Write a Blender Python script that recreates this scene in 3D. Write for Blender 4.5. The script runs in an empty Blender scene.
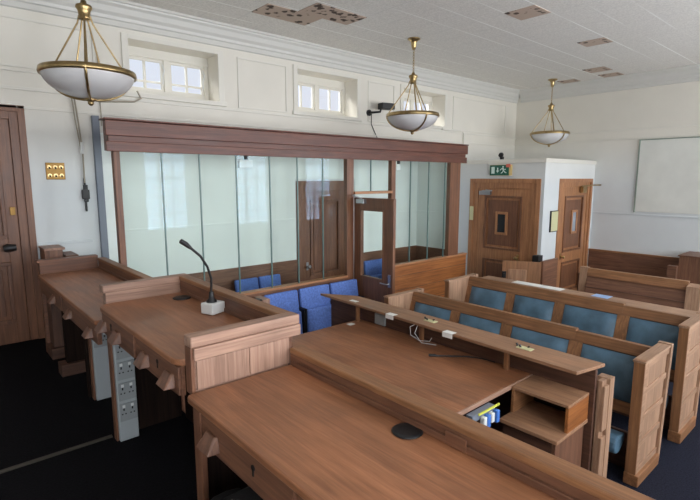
import bpy, math, random
from mathutils import Vector, Matrix
random.seed(7)
C = bpy.context.scene.collection
D = bpy.data

# ------------------------------------------------------------------ materials
def lin(c):
    return tuple((v/255/12.92 if v/255 <= .04045 else ((v/255+.055)/1.055)**2.4) for v in c) + (1,)

def new_mat(name):
    m = D.materials.new(name); m.use_nodes = True
    nt = m.node_tree; b = nt.nodes['Principled BSDF']
    return m, nt, b

def plain(name, rgb, rough=.5, metal=0, noise=0, nscale=20, bump=0, spec=.5):
    m, nt, b = new_mat(name)
    b.inputs['Base Color'].default_value = lin(rgb)
    b.inputs['Roughness'].default_value = rough
    b.inputs['Metallic'].default_value = metal
    b.inputs['Specular IOR Level'].default_value = spec
    if noise or bump:
        tc = nt.nodes.new('ShaderNodeTexCoord'); n = nt.nodes.new('ShaderNodeTexNoise')
        n.inputs['Scale'].default_value = nscale; n.inputs['Detail'].default_value = 5
        nt.links.new(tc.outputs['Object'], n.inputs['Vector'])
        if noise:
            r = nt.nodes.new('ShaderNodeValToRGB')
            r.color_ramp.elements[0].position = .3; r.color_ramp.elements[1].position = .7
            r.color_ramp.elements[0].color = lin([max(0, v*(1-noise)) for v in rgb])
            r.color_ramp.elements[1].color = lin([min(255, v*(1+noise*.6)) for v in rgb])
            nt.links.new(n.outputs['Fac'], r.inputs['Fac']); nt.links.new(r.outputs['Color'], b.inputs['Base Color'])
        if bump:
            bp = nt.nodes.new('ShaderNodeBump'); bp.inputs['Strength'].default_value = bump; bp.inputs['Distance'].default_value = .01
            nt.links.new(n.outputs['Fac'], bp.inputs['Height']); nt.links.new(bp.outputs['Normal'], b.inputs['Normal'])
    return m

_w = {}
def wood(tone, axis):
    """oak with the grain along one axis; tone -> (light, dark, roughness)"""
    k = (tone, axis)
    if k in _w: return _w[k]
    light, dark, rough, wear = TONES[tone]
    m, nt, b = new_mat('wood_%s_%s' % (tone, axis))
    L = nt.links.new
    tc = nt.nodes.new('ShaderNodeTexCoord')
    def noise(al, ac, detail, dist=0):
        mp = nt.nodes.new('ShaderNodeMapping')
        s = [ac, ac, ac]; s['xyz'.index(axis)] = al
        mp.inputs['Scale'].default_value = s
        n = nt.nodes.new('ShaderNodeTexNoise'); n.inputs['Scale'].default_value = 1
        n.inputs['Detail'].default_value = detail; n.inputs['Distortion'].default_value = dist
        L(tc.outputs['Object'], mp.inputs['Vector']); L(mp.outputs['Vector'], n.inputs['Vector'])
        return n
    n1 = noise(2.0, 42, 5, .8); n2 = noise(9, 190, 2); n3 = noise(2.0, 4.2, 6, .5)
    r = nt.nodes.new('ShaderNodeValToRGB')
    r.color_ramp.elements[0].position = .34; r.color_ramp.elements[0].color = lin(dark)
    r.color_ramp.elements[1].position = .68; r.color_ramp.elements[1].color = lin(light)
    L(n1.outputs['Fac'], r.inputs['Fac'])
    mx = nt.nodes.new('ShaderNodeMixRGB'); mx.blend_type = 'MULTIPLY'; mx.inputs['Fac'].default_value = .42
    L(r.outputs['Color'], mx.inputs['Color1']); L(n2.outputs['Fac'], mx.inputs['Color2'])
    gain = nt.nodes.new('ShaderNodeMixRGB'); gain.blend_type = 'MULTIPLY'; gain.inputs['Fac'].default_value = 1
    gain.inputs['Color2'].default_value = (1.27, 1.27, 1.27, 1)
    L(mx.outputs['Color'], gain.inputs['Color1'])
    wr = nt.nodes.new('ShaderNodeValToRGB')           # patches of wear
    wr.color_ramp.elements[0].position = .38; wr.color_ramp.elements[1].position = .62
    lo = 1-wear
    wr.color_ramp.elements[0].color = (lo, lo, lo, 1); wr.color_ramp.elements[1].color = (1+wear*.6, 1+wear*.55, 1+wear*.5, 1)
    L(n3.outputs['Fac'], wr.inputs['Fac'])
    m2 = nt.nodes.new('ShaderNodeMixRGB'); m2.blend_type = 'MULTIPLY'; m2.inputs['Fac'].default_value = 1
    L(gain.outputs['Color'], m2.inputs['Color1']); L(wr.outputs['Color'], m2.inputs['Color2'])
    L(m2.outputs['Color'], b.inputs['Base Color'])
    rr = nt.nodes.new('ShaderNodeMapRange'); rr.inputs['To Min'].default_value = rough-.1; rr.inputs['To Max'].default_value = rough+.12
    L(n3.outputs['Fac'], rr.inputs['Value']); L(rr.outputs['Result'], b.inputs['Roughness'])
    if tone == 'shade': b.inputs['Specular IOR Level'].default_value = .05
    bp = nt.nodes.new('ShaderNodeBump'); bp.inputs['Strength'].default_value = .12; bp.inputs['Distance'].default_value = .004
    L(n2.outputs['Fac'], bp.inputs['Height']); L(bp.outputs['Normal'], b.inputs['Normal'])
    _w[k] = m; return m

TONES = {   # light, dark, roughness, wear
    'desk':   ((160, 109, 76), (138, 90, 61), .40, .24),
    'rail':   ((126, 86, 63), (96, 63, 47), .45, .14),
    'pale':   ((170, 136, 116), (138, 106, 89), .48, .14),
    'ledge':  ((166, 126, 96), (136, 100, 74), .48, .16),
    'header': ((112, 67, 51), (80, 45, 35), .4, .12),
    'orange': ((166, 106, 58), (130, 76, 38), .38, .12),
    'bench':  ((154, 109, 73), (122, 83, 54), .45, .14),
    'lit_oak': ((172, 138, 112), (144, 112, 88), .5, .14),  # paler oak: window light on the end faces put into the colour
    'door':   ((130, 88, 62), (102, 66, 46), .42, .1),
    'exit':   ((180, 128, 88), (148, 102, 68), .42, .1),
    'dark':   ((96, 66, 50), (70, 46, 36), .5, .12),
    'shade':  ((40, 29, 24), (26, 19, 17), .7, .1),  # near-black wood: shade under desks and in recesses put into the colour
    'pew':    ((128, 90, 68), (98, 66, 50), .45, .14),
}

def glass_mat(name, tint, base=.05):
    m = D.materials.new(name); m.use_nodes = True; nt = m.node_tree; nt.nodes.clear()
    o = nt.nodes.new('ShaderNodeOutputMaterial'); mix = nt.nodes.new('ShaderNodeMixShader')
    t = nt.nodes.new('ShaderNodeBsdfTransparent'); g = nt.nodes.new('ShaderNodeBsdfGlossy')
    t.inputs['Color'].default_value = tint; g.inputs['Roughness'].default_value = .01; g.inputs['Color'].default_value = (.5, .74, 1, 1)
    lw = nt.nodes.new('ShaderNodeLayerWeight'); lw.inputs['Blend'].default_value = .5
    pw = nt.nodes.new('ShaderNodeMath'); pw.operation = 'POWER'; pw.inputs[1].default_value = 5
    ma = nt.nodes.new('ShaderNodeMath'); ma.operation = 'MULTIPLY_ADD'; ma.inputs[1].default_value = .85; ma.inputs[2].default_value = base
    nt.links.new(lw.outputs['Facing'], pw.inputs[0]); nt.links.new(pw.outputs[0], ma.inputs[0])
    nt.links.new(ma.outputs[0], mix.inputs[0]); nt.links.new(t.outputs[0], mix.inputs[1]); nt.links.new(g.outputs[0], mix.inputs[2])
    nt.links.new(mix.outputs[0], o.inputs[0])
    return m

M = {}
def wall_mat():
    m, nt, b = new_mat('wall_paint_light_tint'); L = nt.links.new
    tc = nt.nodes.new('ShaderNodeTexCoord'); sp = nt.nodes.new('ShaderNodeSeparateXYZ')
    L(tc.outputs['Object'], sp.inputs[0])
    st = nt.nodes.new('ShaderNodeMapRange'); st.inputs['From Min'].default_value = 2.1; st.inputs['From Max'].default_value = 3.0
    L(sp.outputs['Z'], st.inputs['Value'])
    n = nt.nodes.new('ShaderNodeTexNoise'); n.inputs['Scale'].default_value = 2.5; n.inputs['Detail'].default_value = 6
    L(tc.outputs['Object'], n.inputs['Vector'])
    mx = nt.nodes.new('ShaderNodeMixRGB'); mx.inputs['Color1'].default_value = lin(WALL_LOW); mx.inputs['Color2'].default_value = lin(WALL_UP)  # cooler low, warmer high: sky and bounce light put into the wall colour
    L(st.outputs['Result'], mx.inputs['Fac'])
    mr = nt.nodes.new('ShaderNodeMapRange'); mr.inputs['To Min'].default_value = .93; mr.inputs['To Max'].default_value = 1.05
    L(n.outputs['Fac'], mr.inputs['Value'])
    m2 = nt.nodes.new('ShaderNodeMixRGB'); m2.blend_type = 'MULTIPLY'; m2.inputs['Fac'].default_value = 1
    L(mx.outputs['Color'], m2.inputs['Color1']); L(mr.outputs['Result'], m2.inputs['Color2'])
    L(m2.outputs['Color'], b.inputs['Base Color']); b.inputs['Roughness'].default_value = .6
    return m

def ceiling_mat():
    m, nt, b = new_mat('ceiling_tiles'); L = nt.links.new
    tc = nt.nodes.new('ShaderNodeTexCoord'); sp = nt.nodes.new('ShaderNodeSeparateXYZ'); L(tc.outputs['Object'], sp.inputs[0])
    T = .3633
    def math_(op, a, bval=None, c=None):
        n = nt.nodes.new('ShaderNodeMath'); n.operation = op
        for i, v in enumerate((a, bval, c)):
            if v is None: continue
            if isinstance(v, (int, float)): n.inputs[i].default_value = v
            else: L(v, n.inputs[i])
        return n.outputs[0]
    def joint(out, off, w):      # 1 on the joint
        f = math_('FRACT', math_('MULTIPLY_ADD', out, 1/T, -off/T+100))
        d = math_('ABSOLUTE', math_('SUBTRACT', f, .5))
        return math_('GREATER_THAN', d, .5-w/T)
    jy = joint(sp.outputs['Y'], 3.21, .0085); jx = joint(sp.outputs['X'], 2.97, .006)
    # the open joints come and go along each row
    nz = nt.nodes.new('ShaderNodeTexNoise'); nz.inputs['Scale'].default_value = 1
    mp = nt.nodes.new('ShaderNodeMapping'); mp.inputs['Scale'].default_value = (.45, 2.7, 1)
    L(tc.outputs['Object'], mp.inputs['Vector']); L(mp.outputs['Vector'], nz.inputs['Vector'])
    on = nt.nodes.new('ShaderNodeMapRange'); on.inputs['From Min'].default_value = .43; on.inputs['From Max'].default_value = .56
    L(nz.outputs['Fac'], on.inputs['Value'])
    jv = math_('MULTIPLY', jy, on.outputs['Result'])
    fn = nt.nodes.new('ShaderNodeTexNoise'); fn.inputs['Scale'].default_value = 60; fn.inputs['Detail'].default_value = 3
    L(tc.outputs['Object'], fn.inputs['Vector'])
    tr = nt.nodes.new('ShaderNodeValToRGB'); tr.color_ramp.elements[0].position = .35; tr.color_ramp.elements[1].position = .65
    tr.color_ramp.elements[0].color = lin((212, 209, 203)); tr.color_ramp.elements[1].color = lin((232, 229, 223))
    L(fn.outputs['Fac'], tr.inputs['Fac'])
    m1 = nt.nodes.new('ShaderNodeMixRGB'); L(math_('MULTIPLY', jx, .5), m1.inputs['Fac']); L(tr.outputs['Color'], m1.inputs['Color1']); m1.inputs['Color2'].default_value = lin((204, 202, 198))
    m2 = nt.nodes.new('ShaderNodeMixRGB'); L(jv, m2.inputs['Fac']); L(m1.outputs['Color'], m2.inputs['Color1']); m2.inputs['Color2'].default_value = lin((248, 248, 244))
    L(m2.outputs['Color'], b.inputs['Base Color']); b.inputs['Roughness'].default_value = .75
    return m

def patch_mat():
    m, nt, b = new_mat('bare_ceiling'); L = nt.links.new
    tc = nt.nodes.new('ShaderNodeTexCoord')
    v = nt.nodes.new('ShaderNodeTexVoronoi'); v.inputs['Scale'].default_value = 8; L(tc.outputs['Object'], v.inputs['Vector'])
    n = nt.nodes.new('ShaderNodeTexNoise'); n.inputs['Scale'].default_value = 14; n.inputs['Detail'].default_value = 6; L(tc.outputs['Object'], n.inputs['Vector'])
    ad = nt.nodes.new('ShaderNodeMath'); ad.operation = 'ADD'; L(v.outputs['Distance'], ad.inputs[0]); L(n.outputs['Fac'], ad.inputs[1])
    r = nt.nodes.new('ShaderNodeValToRGB'); r.color_ramp.elements[0].position = .80; r.color_ramp.elements[1].position = .90
    r.color_ramp.elements[0].color = lin((74, 60, 50)); r.color_ramp.elements[1].color = lin((186, 166, 150))
    L(ad.outputs[0], r.inputs['Fac']); L(r.outputs['Color'], b.inputs['Base Color']); b.inputs['Roughness'].default_value = .9
    return m

WALL_LOW = (206, 211, 212); WALL_UP = (218, 214, 203)
M['wall'] = wall_mat(); M['ceil'] = ceiling_mat(); M['patch'] = patch_mat()
M['dockbright'] = plain('dock_wall_brightened', (228, 235, 231), .6, noise=.02, nscale=3)  # paler than the room walls: extra brightness inside the dock put into the colour
M['trim'] = plain('trim_paint', (216, 213, 203), .45)
M['cornice'] = plain('cornice_paint', (203, 202, 196), .3)
M['trimlow'] = plain('dado_paint', (196, 202, 204), .45)
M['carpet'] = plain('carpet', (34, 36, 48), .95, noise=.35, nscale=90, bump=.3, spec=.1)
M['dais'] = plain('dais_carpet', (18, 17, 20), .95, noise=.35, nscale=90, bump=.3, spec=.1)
M['brass'] = plain('brass', (176, 152, 108), .3, 1, noise=.15, nscale=12)
M['brassplate'] = plain('brass_plate', (140, 108, 58), .45, .7)
M['steel'] = plain('steel', (170, 170, 172), .3, 1)
M['black'] = plain('black_plastic', (22, 22, 24), .45)
M['softblack'] = plain('black_upholstery', (20, 18, 18), .8, bump=.2, nscale=60)
M['white'] = plain('white_plastic', (214, 216, 214), .45)
M['trunk'] = plain('trunking_plastic', (160, 166, 168), .5)  # white plastic greyed: dim light under the desks put into the colour
M['socket'] = plain('socket_plastic', (142, 147, 147), .5)  # greyed as well, for the dim light under the desks
M['grey'] = plain('grey_trunking', (112, 120, 132), .5)
M['hole'] = plain('dark_hole', (8, 8, 9), .9)
M['teal'] = plain('teal_leather', (80, 110, 130), .42, noise=.14, nscale=8, bump=.05)
M['blue'] = plain('blue_fabric', (98, 126, 194), .85, noise=.12, nscale=50, bump=.15, spec=.2)
M['opal'] = plain('opal_glass', (208, 207, 207), .25, noise=.03, nscale=3)
M['glass'] = glass_mat('dock_glass', (.97, .997, .984, 1), .007)
M['pane'] = glass_mat('window_glass', (.97, .98, 1, 1), .04)
M['joint'] = plain('glass_joint', (96, 122, 118), .3)
M['paper'] = plain('paper', (232, 232, 228), .7)
M['bluepaper'] = plain('blue_paper', (150, 178, 220), .7)
M['green'] = plain('exit_green', (22, 92, 72), .45)
M['signwhite'] = plain('sign_white', (214, 232, 224), .45)
M['tan'] = plain('sign_side', (206, 180, 120), .5)
M['red'] = plain('red_tab', (214, 110, 92), .5)
M['yellow'] = plain('yellow_strip', (214, 216, 84), .5)
M['plugblue'] = plain('blue_plug', (70, 120, 200), .4)
M['board'] = plain('wall_board', (212, 213, 206), .6, noise=.03, nscale=3)
M['framegreen'] = plain('board_frame', (126, 140, 128), .5)
M['notice'] = plain('notice_paper', (206, 204, 160), .6)
M['cord'] = plain('sash_cord', (160, 152, 136), .8)
M['brick'] = plain('outside_wall', (214, 186, 176), .9, noise=.1, nscale=6)

# ------------------------------------------------------------------ mesh builder
class MB:
    def __init__(self, xf=None):
        self.v = []; self.f = []; self.sm = []; self.xf = xf
    def add(self, vs, fs, smooth=False):
        k = len(self.v)
        for p in vs:
            p = Vector(p)
            if self.xf: p = self.xf(p)
            self.v.append(p)
        for q in fs:
            self.f.append([k+i for i in q]); self.sm.append(smooth)
        return self
    def box(self, x0, x1, y0, y1, z0, z1):
        vs = [(x0,y0,z0),(x1,y0,z0),(x1,y1,z0),(x0,y1,z0),(x0,y0,z1),(x1,y0,z1),(x1,y1,z1),(x0,y1,z1)]
        return self.hexa(vs)
    def hexa(self, vs):
        return self.add(vs, [(0,3,2,1),(4,5,6,7),(0,1,5,4),(1,2,6,5),(2,3,7,6),(3,0,4,7)])
    def prism(self, poly, axis, a, b):
        """poly: 2-D outline in the two other axes (in xyz order), extruded a..b along axis"""
        def P(q, t):
            if axis == 'x': return (t, q[0], q[1])
            if axis == 'y': return (q[0], t, q[1])
            return (q[0], q[1], t)
        n = len(poly)
        vs = [P(q, a) for q in poly]+[P(q, b) for q in poly]
        fs = [tuple(range(n-1, -1, -1)), tuple(range(n, 2*n))]+[(i, (i+1) % n, n+(i+1) % n, n+i) for i in range(n)]
        return self.add(vs, fs)
    def tube(self, pts, r, n=8, cap=True):
        pts = [Vector(p) for p in pts]; rings = []
        rs = r if isinstance(r, (list, tuple)) else [r]*len(pts)
        up = None
        for i, p in enumerate(pts):
            t = (pts[min(i+1, len(pts)-1)]-pts[max(i-1, 0)]).normalized()
            if up is None:
                up = Vector((0, 0, 1)) if abs(t.z) < .9 else Vector((1, 0, 0))
            a = t.cross(up).normalized(); b = a.cross(t).normalized(); up = b
            rings.append([p+(a*math.cos(2*math.pi*j/n)+b*math.sin(2*math.pi*j/n))*rs[i] for j in range(n)])
        vs = [q for ring in rings for q in ring]; fs = []
        for i in range(len(pts)-1):
            for j in range(n):
                fs.append((i*n+j, i*n+(j+1) % n, (i+1)*n+(j+1) % n, (i+1)*n+j))
        self.add(vs, fs, True)
        if cap:
            self.add(rings[0], [tuple(range(n-1, -1, -1))]); self.add(rings[-1], [tuple(range(n))])
        return self
    def lathe(self, prof, c, n=32):
        vs = []; fs = []
        for r, z in prof:
            for j in range(n):
                a = 2*math.pi*j/n; vs.append((c[0]+r*math.cos(a), c[1]+r*math.sin(a), c[2]+z))
        for i in range(len(prof)-1):
            for j in range(n):
                fs.append((i*n+j, i*n+(j+1) % n, (i+1)*n+(j+1) % n, (i+1)*n+j))
        return self.add(vs, fs, True)
    def build(self, name, mat, parent=None, org=None, bevel=.003, sub=0):
        me = D.meshes.new(name)
        o0 = Vector(org) if org is not None else (root_org(parent) if parent else Vector((0, 0, 0)))
        me.from_pydata([tuple(p-o0) for p in self.v], [], self.f)
        me.polygons.foreach_set('use_smooth', self.sm)
        me.materials.append(mat); me.update()
        o = D.objects.new(name, me); C.objects.link(o)
        if parent: o.parent = parent
        else: o.location = o0
        if bevel:
            b = o.modifiers.new('bevel', 'BEVEL'); b.width = bevel; b.segments = 2; b.limit_method = 'ANGLE'; b.angle_limit = math.radians(40)
        if sub:
            s = o.modifiers.new('sub', 'SUBSURF'); s.levels = sub; s.render_levels = sub
        return o

def root_org(o):
    while o.parent: o = o.parent
    return Vector(o.location)
def tag(o, label=None, cat=None, group=None, kind=None):
    if label: o['label'] = label
    if cat: o['category'] = cat
    if group: o['group'] = group
    if kind: o['kind'] = kind
    return o
def thing(name, label, cat, loc, group=None):
    o = D.objects.new(name, None); C.objects.link(o); o.location = loc; o.empty_display_size = .1
    return tag(o, label, cat, group)
def sroot(name, loc):
    o = D.objects.new(name, None); C.objects.link(o); o.location = loc; o.empty_display_size = .1
    return tag(o, kind='structure')
def struct(name, mb, mat, bevel=0):
    return tag(mb.build(name, mat, bevel=bevel), kind='structure')
def copy_tree(o, parent=None):
    c = o.copy(); C.objects.link(c)
    if parent: c.parent = parent
    for ch in list(o.children): copy_tree(ch, c)
    return c
def bx(*a): return MB().box(*a)

# ------------------------------------------------------------------ room
XL, XR, YF, YN, ZC = -2.2, 9.834, -1.6, 5.75, 4.09
DZ = .61
struct('floor', bx(XL-.2, XR+.2, YF-.2, YN+.4, -.1, 0), M['carpet'])
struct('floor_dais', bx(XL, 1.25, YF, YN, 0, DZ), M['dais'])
struct('trim_1', bx(XL, .77, 3.175, 3.2, DZ, DZ+.012), plain('nosing', (60, 54, 46), .6), .002)
struct('ceiling', bx(XL-.2, XR+.2, YF-.2, YN+.2, ZC, ZC+.1), M['ceil'])
struct('wall_left', bx(XL-.15, XL, YF, YN, 0, ZC), M['wall'])
struct('wall_right', bx(XR, XR+.15, YF, YN, 0, ZC), M['wall'])

def holed(x0, x1, z0, z1, y0, y1, holes):
    """a wall along x with rectangular openings (hx0,hx1,hz0,hz1), all at one height"""
    m = MB(); x = x0
    for hx0, hx1, hz0, hz1 in holes:
        m.box(x, hx0, y0, y1, z0, z1); m.box(hx0, hx1, y0, y1, z0, hz0); m.box(hx0, hx1, y0, y1, hz1, z1); x = hx1
    m.box(x, x1, y0, y1, z0, z1); return m
NW = [(1.84, 2.885, 3.185, 3.745), (4.07, 5.185, 3.175, 3.745), (6.23, 7.345, 3.185, 3.745)]
wb = holed(XL-.2, XR+.2, 3.0, ZC, YN, YN+.42, NW)
lower = holed(XL-.2, XR+.2, 0, 3.0, YN, YN+.42, [(-.42, .83, DZ-.03, 2.94), (4.02, 5.11, 0, 2.21)])
wb.add(lower.v, lower.f)
struct('wall_back', wb, M['wall'])
SW = [(x, x+1.05, 1.0, 3.5) for x in (-1.3, 1.25, 3.76, 6.0, 8.2)]
struct('wall_front', holed(XL-.2, XR+.2, 0, ZC, YF-.3, YF, SW), M['wall'])

# cornice
def cornice(name, axis, a, b, base, sgn):
    pr = [(0, 3.84), (.018, 3.85), (.02, 3.90), (.035, 3.91), (.04, 3.94), (.065, 3.97), (.085, 4.02), (.11, 4.045), (.115, 4.06), (.135, 4.065), (.135, 4.09), (0, 4.09)]
    poly = [(base+sgn*d, z) for d, z in pr]
    struct(name, MB().prism(poly, axis, a, b), M['cornice'], 0)
cornice('trim_2', 'x', XL, XR, YN, -1)
cornice('trim_3', 'y', YF, YN-.1, XR, -1)
# dado and frieze mouldings
n = 4
def strip(*a, mat='trim', w=.002):
    global n
    struct('trim_%d' % n, bx(*a), M[mat], w); n += 1
strip(.84, 1.345, YN-.018, YN, 1.57, 1.6, mat='trimlow')
strip(1.49, 4.0, YN-.018, YN, 1.66, 1.68, mat='dockbright'); strip(5.14, 6.6, YN-.018, YN, 1.66, 1.68, mat='dockbright')
strip(XR-.018, XR, YF, 4.0, 1.57, 1.6, mat='trimlow')
strip(XL, XR, YN-.015, YN, 2.915, 2.94)
strip(XL, XR, YN-.02, YN, 3.09, 3.12)
strip(XL, 1.5, YN-.015, YN, 3.26, 3.275)
strip(XR-.015, XR, YF, YN, 2.95, 2.97)
strip(XR-.015, XR, YF, YN, 3.12, 3.14)
def panel_frame(x0, x1, z0, z1):
    m = MB(); y0 = YN-.014
    m.box(x0, x1, y0, YN, z1-.02, z1).box(x0, x1, y0, YN, z0, z0+.02).box(x0, x0+.02, y0, YN, z0+.02, z1-.02).box(x1-.02, x1, y0, YN, z0+.02, z1-.02)
    global n
    struct('trim_%d' % n, m, M['trim'], .002); n += 1
for a in ((-.6, 1.5, 3.3, 3.76), (3.15, 3.895, 3.137, 3.76), (5.42, 6.02, 3.14, 3.76), (7.6, 9.4, 3.14, 3.76)): panel_frame(*a)

# clerestory windows: architrave, deep reveal, two sashes each
def clerestory(i, h, rows):
    x0, x1, z0, z1 = h; y = YN+.30
    r = sroot('window_%d' % i, ((x0+x1)/2, y, z0))
    a = MB(); yy = YN-.02
    a.box(x0-.07, x0, yy, YN, z0-.05, z1+.05).box(x1, x1+.07, yy, YN, z0-.05, z1+.05).box(x0, x1, yy, YN, z1, z1+.05).box(x0-.09, x1+.09, yy-.015, YN, z0-.05, z0)
    a.build('architrave', M['trim'], r)
    zt = z0+.455
    f = MB()
    f.box(x0, x1, y-.02, y+.06, zt, z1).box(x0, x0+.05, y-.02, y+.06, z0, zt).box(x1-.05, x1, y-.02, y+.06, z0, zt).box(x0+.05, x1-.05, y-.02, y+.06, z0, z0+.09)
    xm = (x0+x1)/2; f.box(xm-.035, xm+.035, y-.02, y+.06, z0+.09, zt)
    f.box(x0, x1, y-.035, y-.02, zt+.005, zt+.03)
    fr = f.build('window_frame', M['trim'], r)
    for s0, s1 in ((x0+.05, xm-.035), (xm+.035, x1-.05)):
        sm = MB(); t = .028
        sm.box(s0, s1, y, y+.04, z0+.09, z0+.09+t).box(s0, s1, y, y+.04, zt-t, zt).box(s0, s0+t, y, y+.04, z0+.09+t, zt-t).box(s1-t, s1, y, y+.04, z0+.09+t, zt-t)
        mid = (s0+s1)/2; sm.box(mid-.012, mid+.012, y, y+.04, z0+.09+t, zt-t)
        if rows == 2:
            zr = z0+.195; sm.box(s0+t, mid-.012, y, y+.04, zr-.01, zr+.01).box(mid+.012, s1-t, y, y+.04, zr-.01, zr+.01)
        s = sm.build('sash', M['trim'], r)
        bx(s0+t, s1-t, y+.018, y+.022, z0+.09+t, zt-t).build('pane', M['pane'], s, bevel=0)
        if rows == 2:
            MB().tube([(s1-.02, y-.03, z0+.40), (s1-.01, y-.06, z0+.33), (s1-.03, y-.05, z0+.26), (s1-.02, y-.03, z0+.18)], .008, 6).build('handle', M['white'], s, bevel=0)
for i, h in enumerate(NW): clerestory(i+1, h, 2 if i == 0 else 1)

# tall windows of the wall behind the camera (seen as reflections in the dock glass)
def tall_window(i, h):
    x0, x1, z0, z1 = h; y = YF-.15
    r = sroot('window_%d' % i, ((x0+x1)/2, y, z0))
    f = MB(); f.box(x0, x0+.05, y, y+.06, z0, z1).box(x1-.05, x1, y, y+.06, z0, z1).box(x0+.05, x1-.05, y, y+.06, z1-.05, z1).box(x0+.05, x1-.05, y, y+.06, z0, z0+.07)
    xm = (x0+x1)/2; zm = (z0+z1)/2
    f.box(x0+.05, x1-.05, y, y+.06, zm-.03, zm+.03)
    for k in (1, 2): xx = x0+.05+(x1-x0-.1)*k/3; f.box(xx-.022, xx+.022, y+.015, y+.045, z0+.07, z1-.05)
    for k in (1, 2, 4, 5): zz = z0+(z1-z0)*k/6; f.box(x0+.05, x1-.05, y+.016, y+.044, zz-.022, zz+.022)
    f.build('window_frame', M['trim'], r)
    bx(x0+.05, x1-.05, y+.028, y+.032, z0+.07, z1-.05).build('pane', M['pane'], r, bevel=0)
for i, h in enumerate(SW): tall_window(i+4, h)

# lobby in the far corner and the partition at the dock's right end
LX, LY, LZ = 7.873, 4.019, 2.57
struct('wall_lobby', MB().box(LX, 8.40, LY, LY+.1, 0, LZ).box(9.75, XR, LY, LY+.1, 0, LZ).box(8.40, 9.75, LY, LY+.1, 2.24, LZ).box(LX, LX+.1, LY+.1, YN, 2.24, LZ).box(LX, LX+.1, 5.49, YN, 0, 2.24).box(LX+.1, XR, LY+.1, YN, LZ-.08, LZ), M['wall'])
strip(LX-.015, LX, LY-.015, YN, LZ-.06, LZ+.01); strip(LX, XR, LY-.015, LY, LZ-.06, LZ+.01)
struct('wall_partition', bx(6.64, 6.72, 4.93, YN-.001, 0, 2.74), M['wall'])
strip(6.618, 6.63, 4.94, YN-.02, 1.66, 1.68, mat='dockbright')
struct('trim_dock', bx(1.42, 4.0, YN-.01, YN, 0, 2.73).box(5.14, 6.64, YN-.01, YN, 0, 2.73).box(6.63, 6.64, 4.93, YN-.01, 0, 2.73).box(4.0, 5.14, YN-.01, YN, 2.24, 2.73), M['dockbright'])  # added wall lining, coloured pale to brighten the dock interior
# wooden wainscot inside the dock
struct('trim_%d' % n, bx(1.42, 4.0, YN-.03, YN, 0, 1.08).box(5.14, 6.61, YN-.03, YN, 0, 1.05).box(6.61, 6.64, 4.9, YN, 0, 1.05), wood('pew', 'x'), .003); n += 1

# bare patches where ceiling tiles are missing
def patch(label, rects):
    m = MB()
    for x0, x1, y0, y1 in rects: m.box(x0, x1, y0, y1, ZC-.006, ZC)
    c = (sum(r[0]+r[1] for r in rects)/2/len(rects), sum(r[2]+r[3] for r in rects)/2/len(rects), ZC-.006)
    p = m.build('missing_tile_patch', M['patch'], org=c, bevel=0)
    tag(p, label, 'ceiling patch', 'bare ceiling patches')
patch('stepped brown bare patch of four missing ceiling tiles', [(2.97, 3.70, 4.70, 5.05), (3.35, 4.07, 4.34, 4.70)])
patch('single brown missing tile patch, nearest and largest of the far ceiling patches', [(5.14, 5.50, 2.85, 3.213)])
patch('single brown missing tile patch halfway along the ceiling', [(6.97, 7.28, 2.86, 3.21)])
patch('brown missing tile patch just left of the far right ceiling patch', [(8.74, 9.10, 3.55, 3.91)])
patch('brown missing tile patch nearest the right wall', [(9.38, 9.68, 3.57, 3.91)])
patch('thin brown missing tile patch right of the farthest pendant lamp', [(9.40, 9.68, 4.34, 4.67)])

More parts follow.
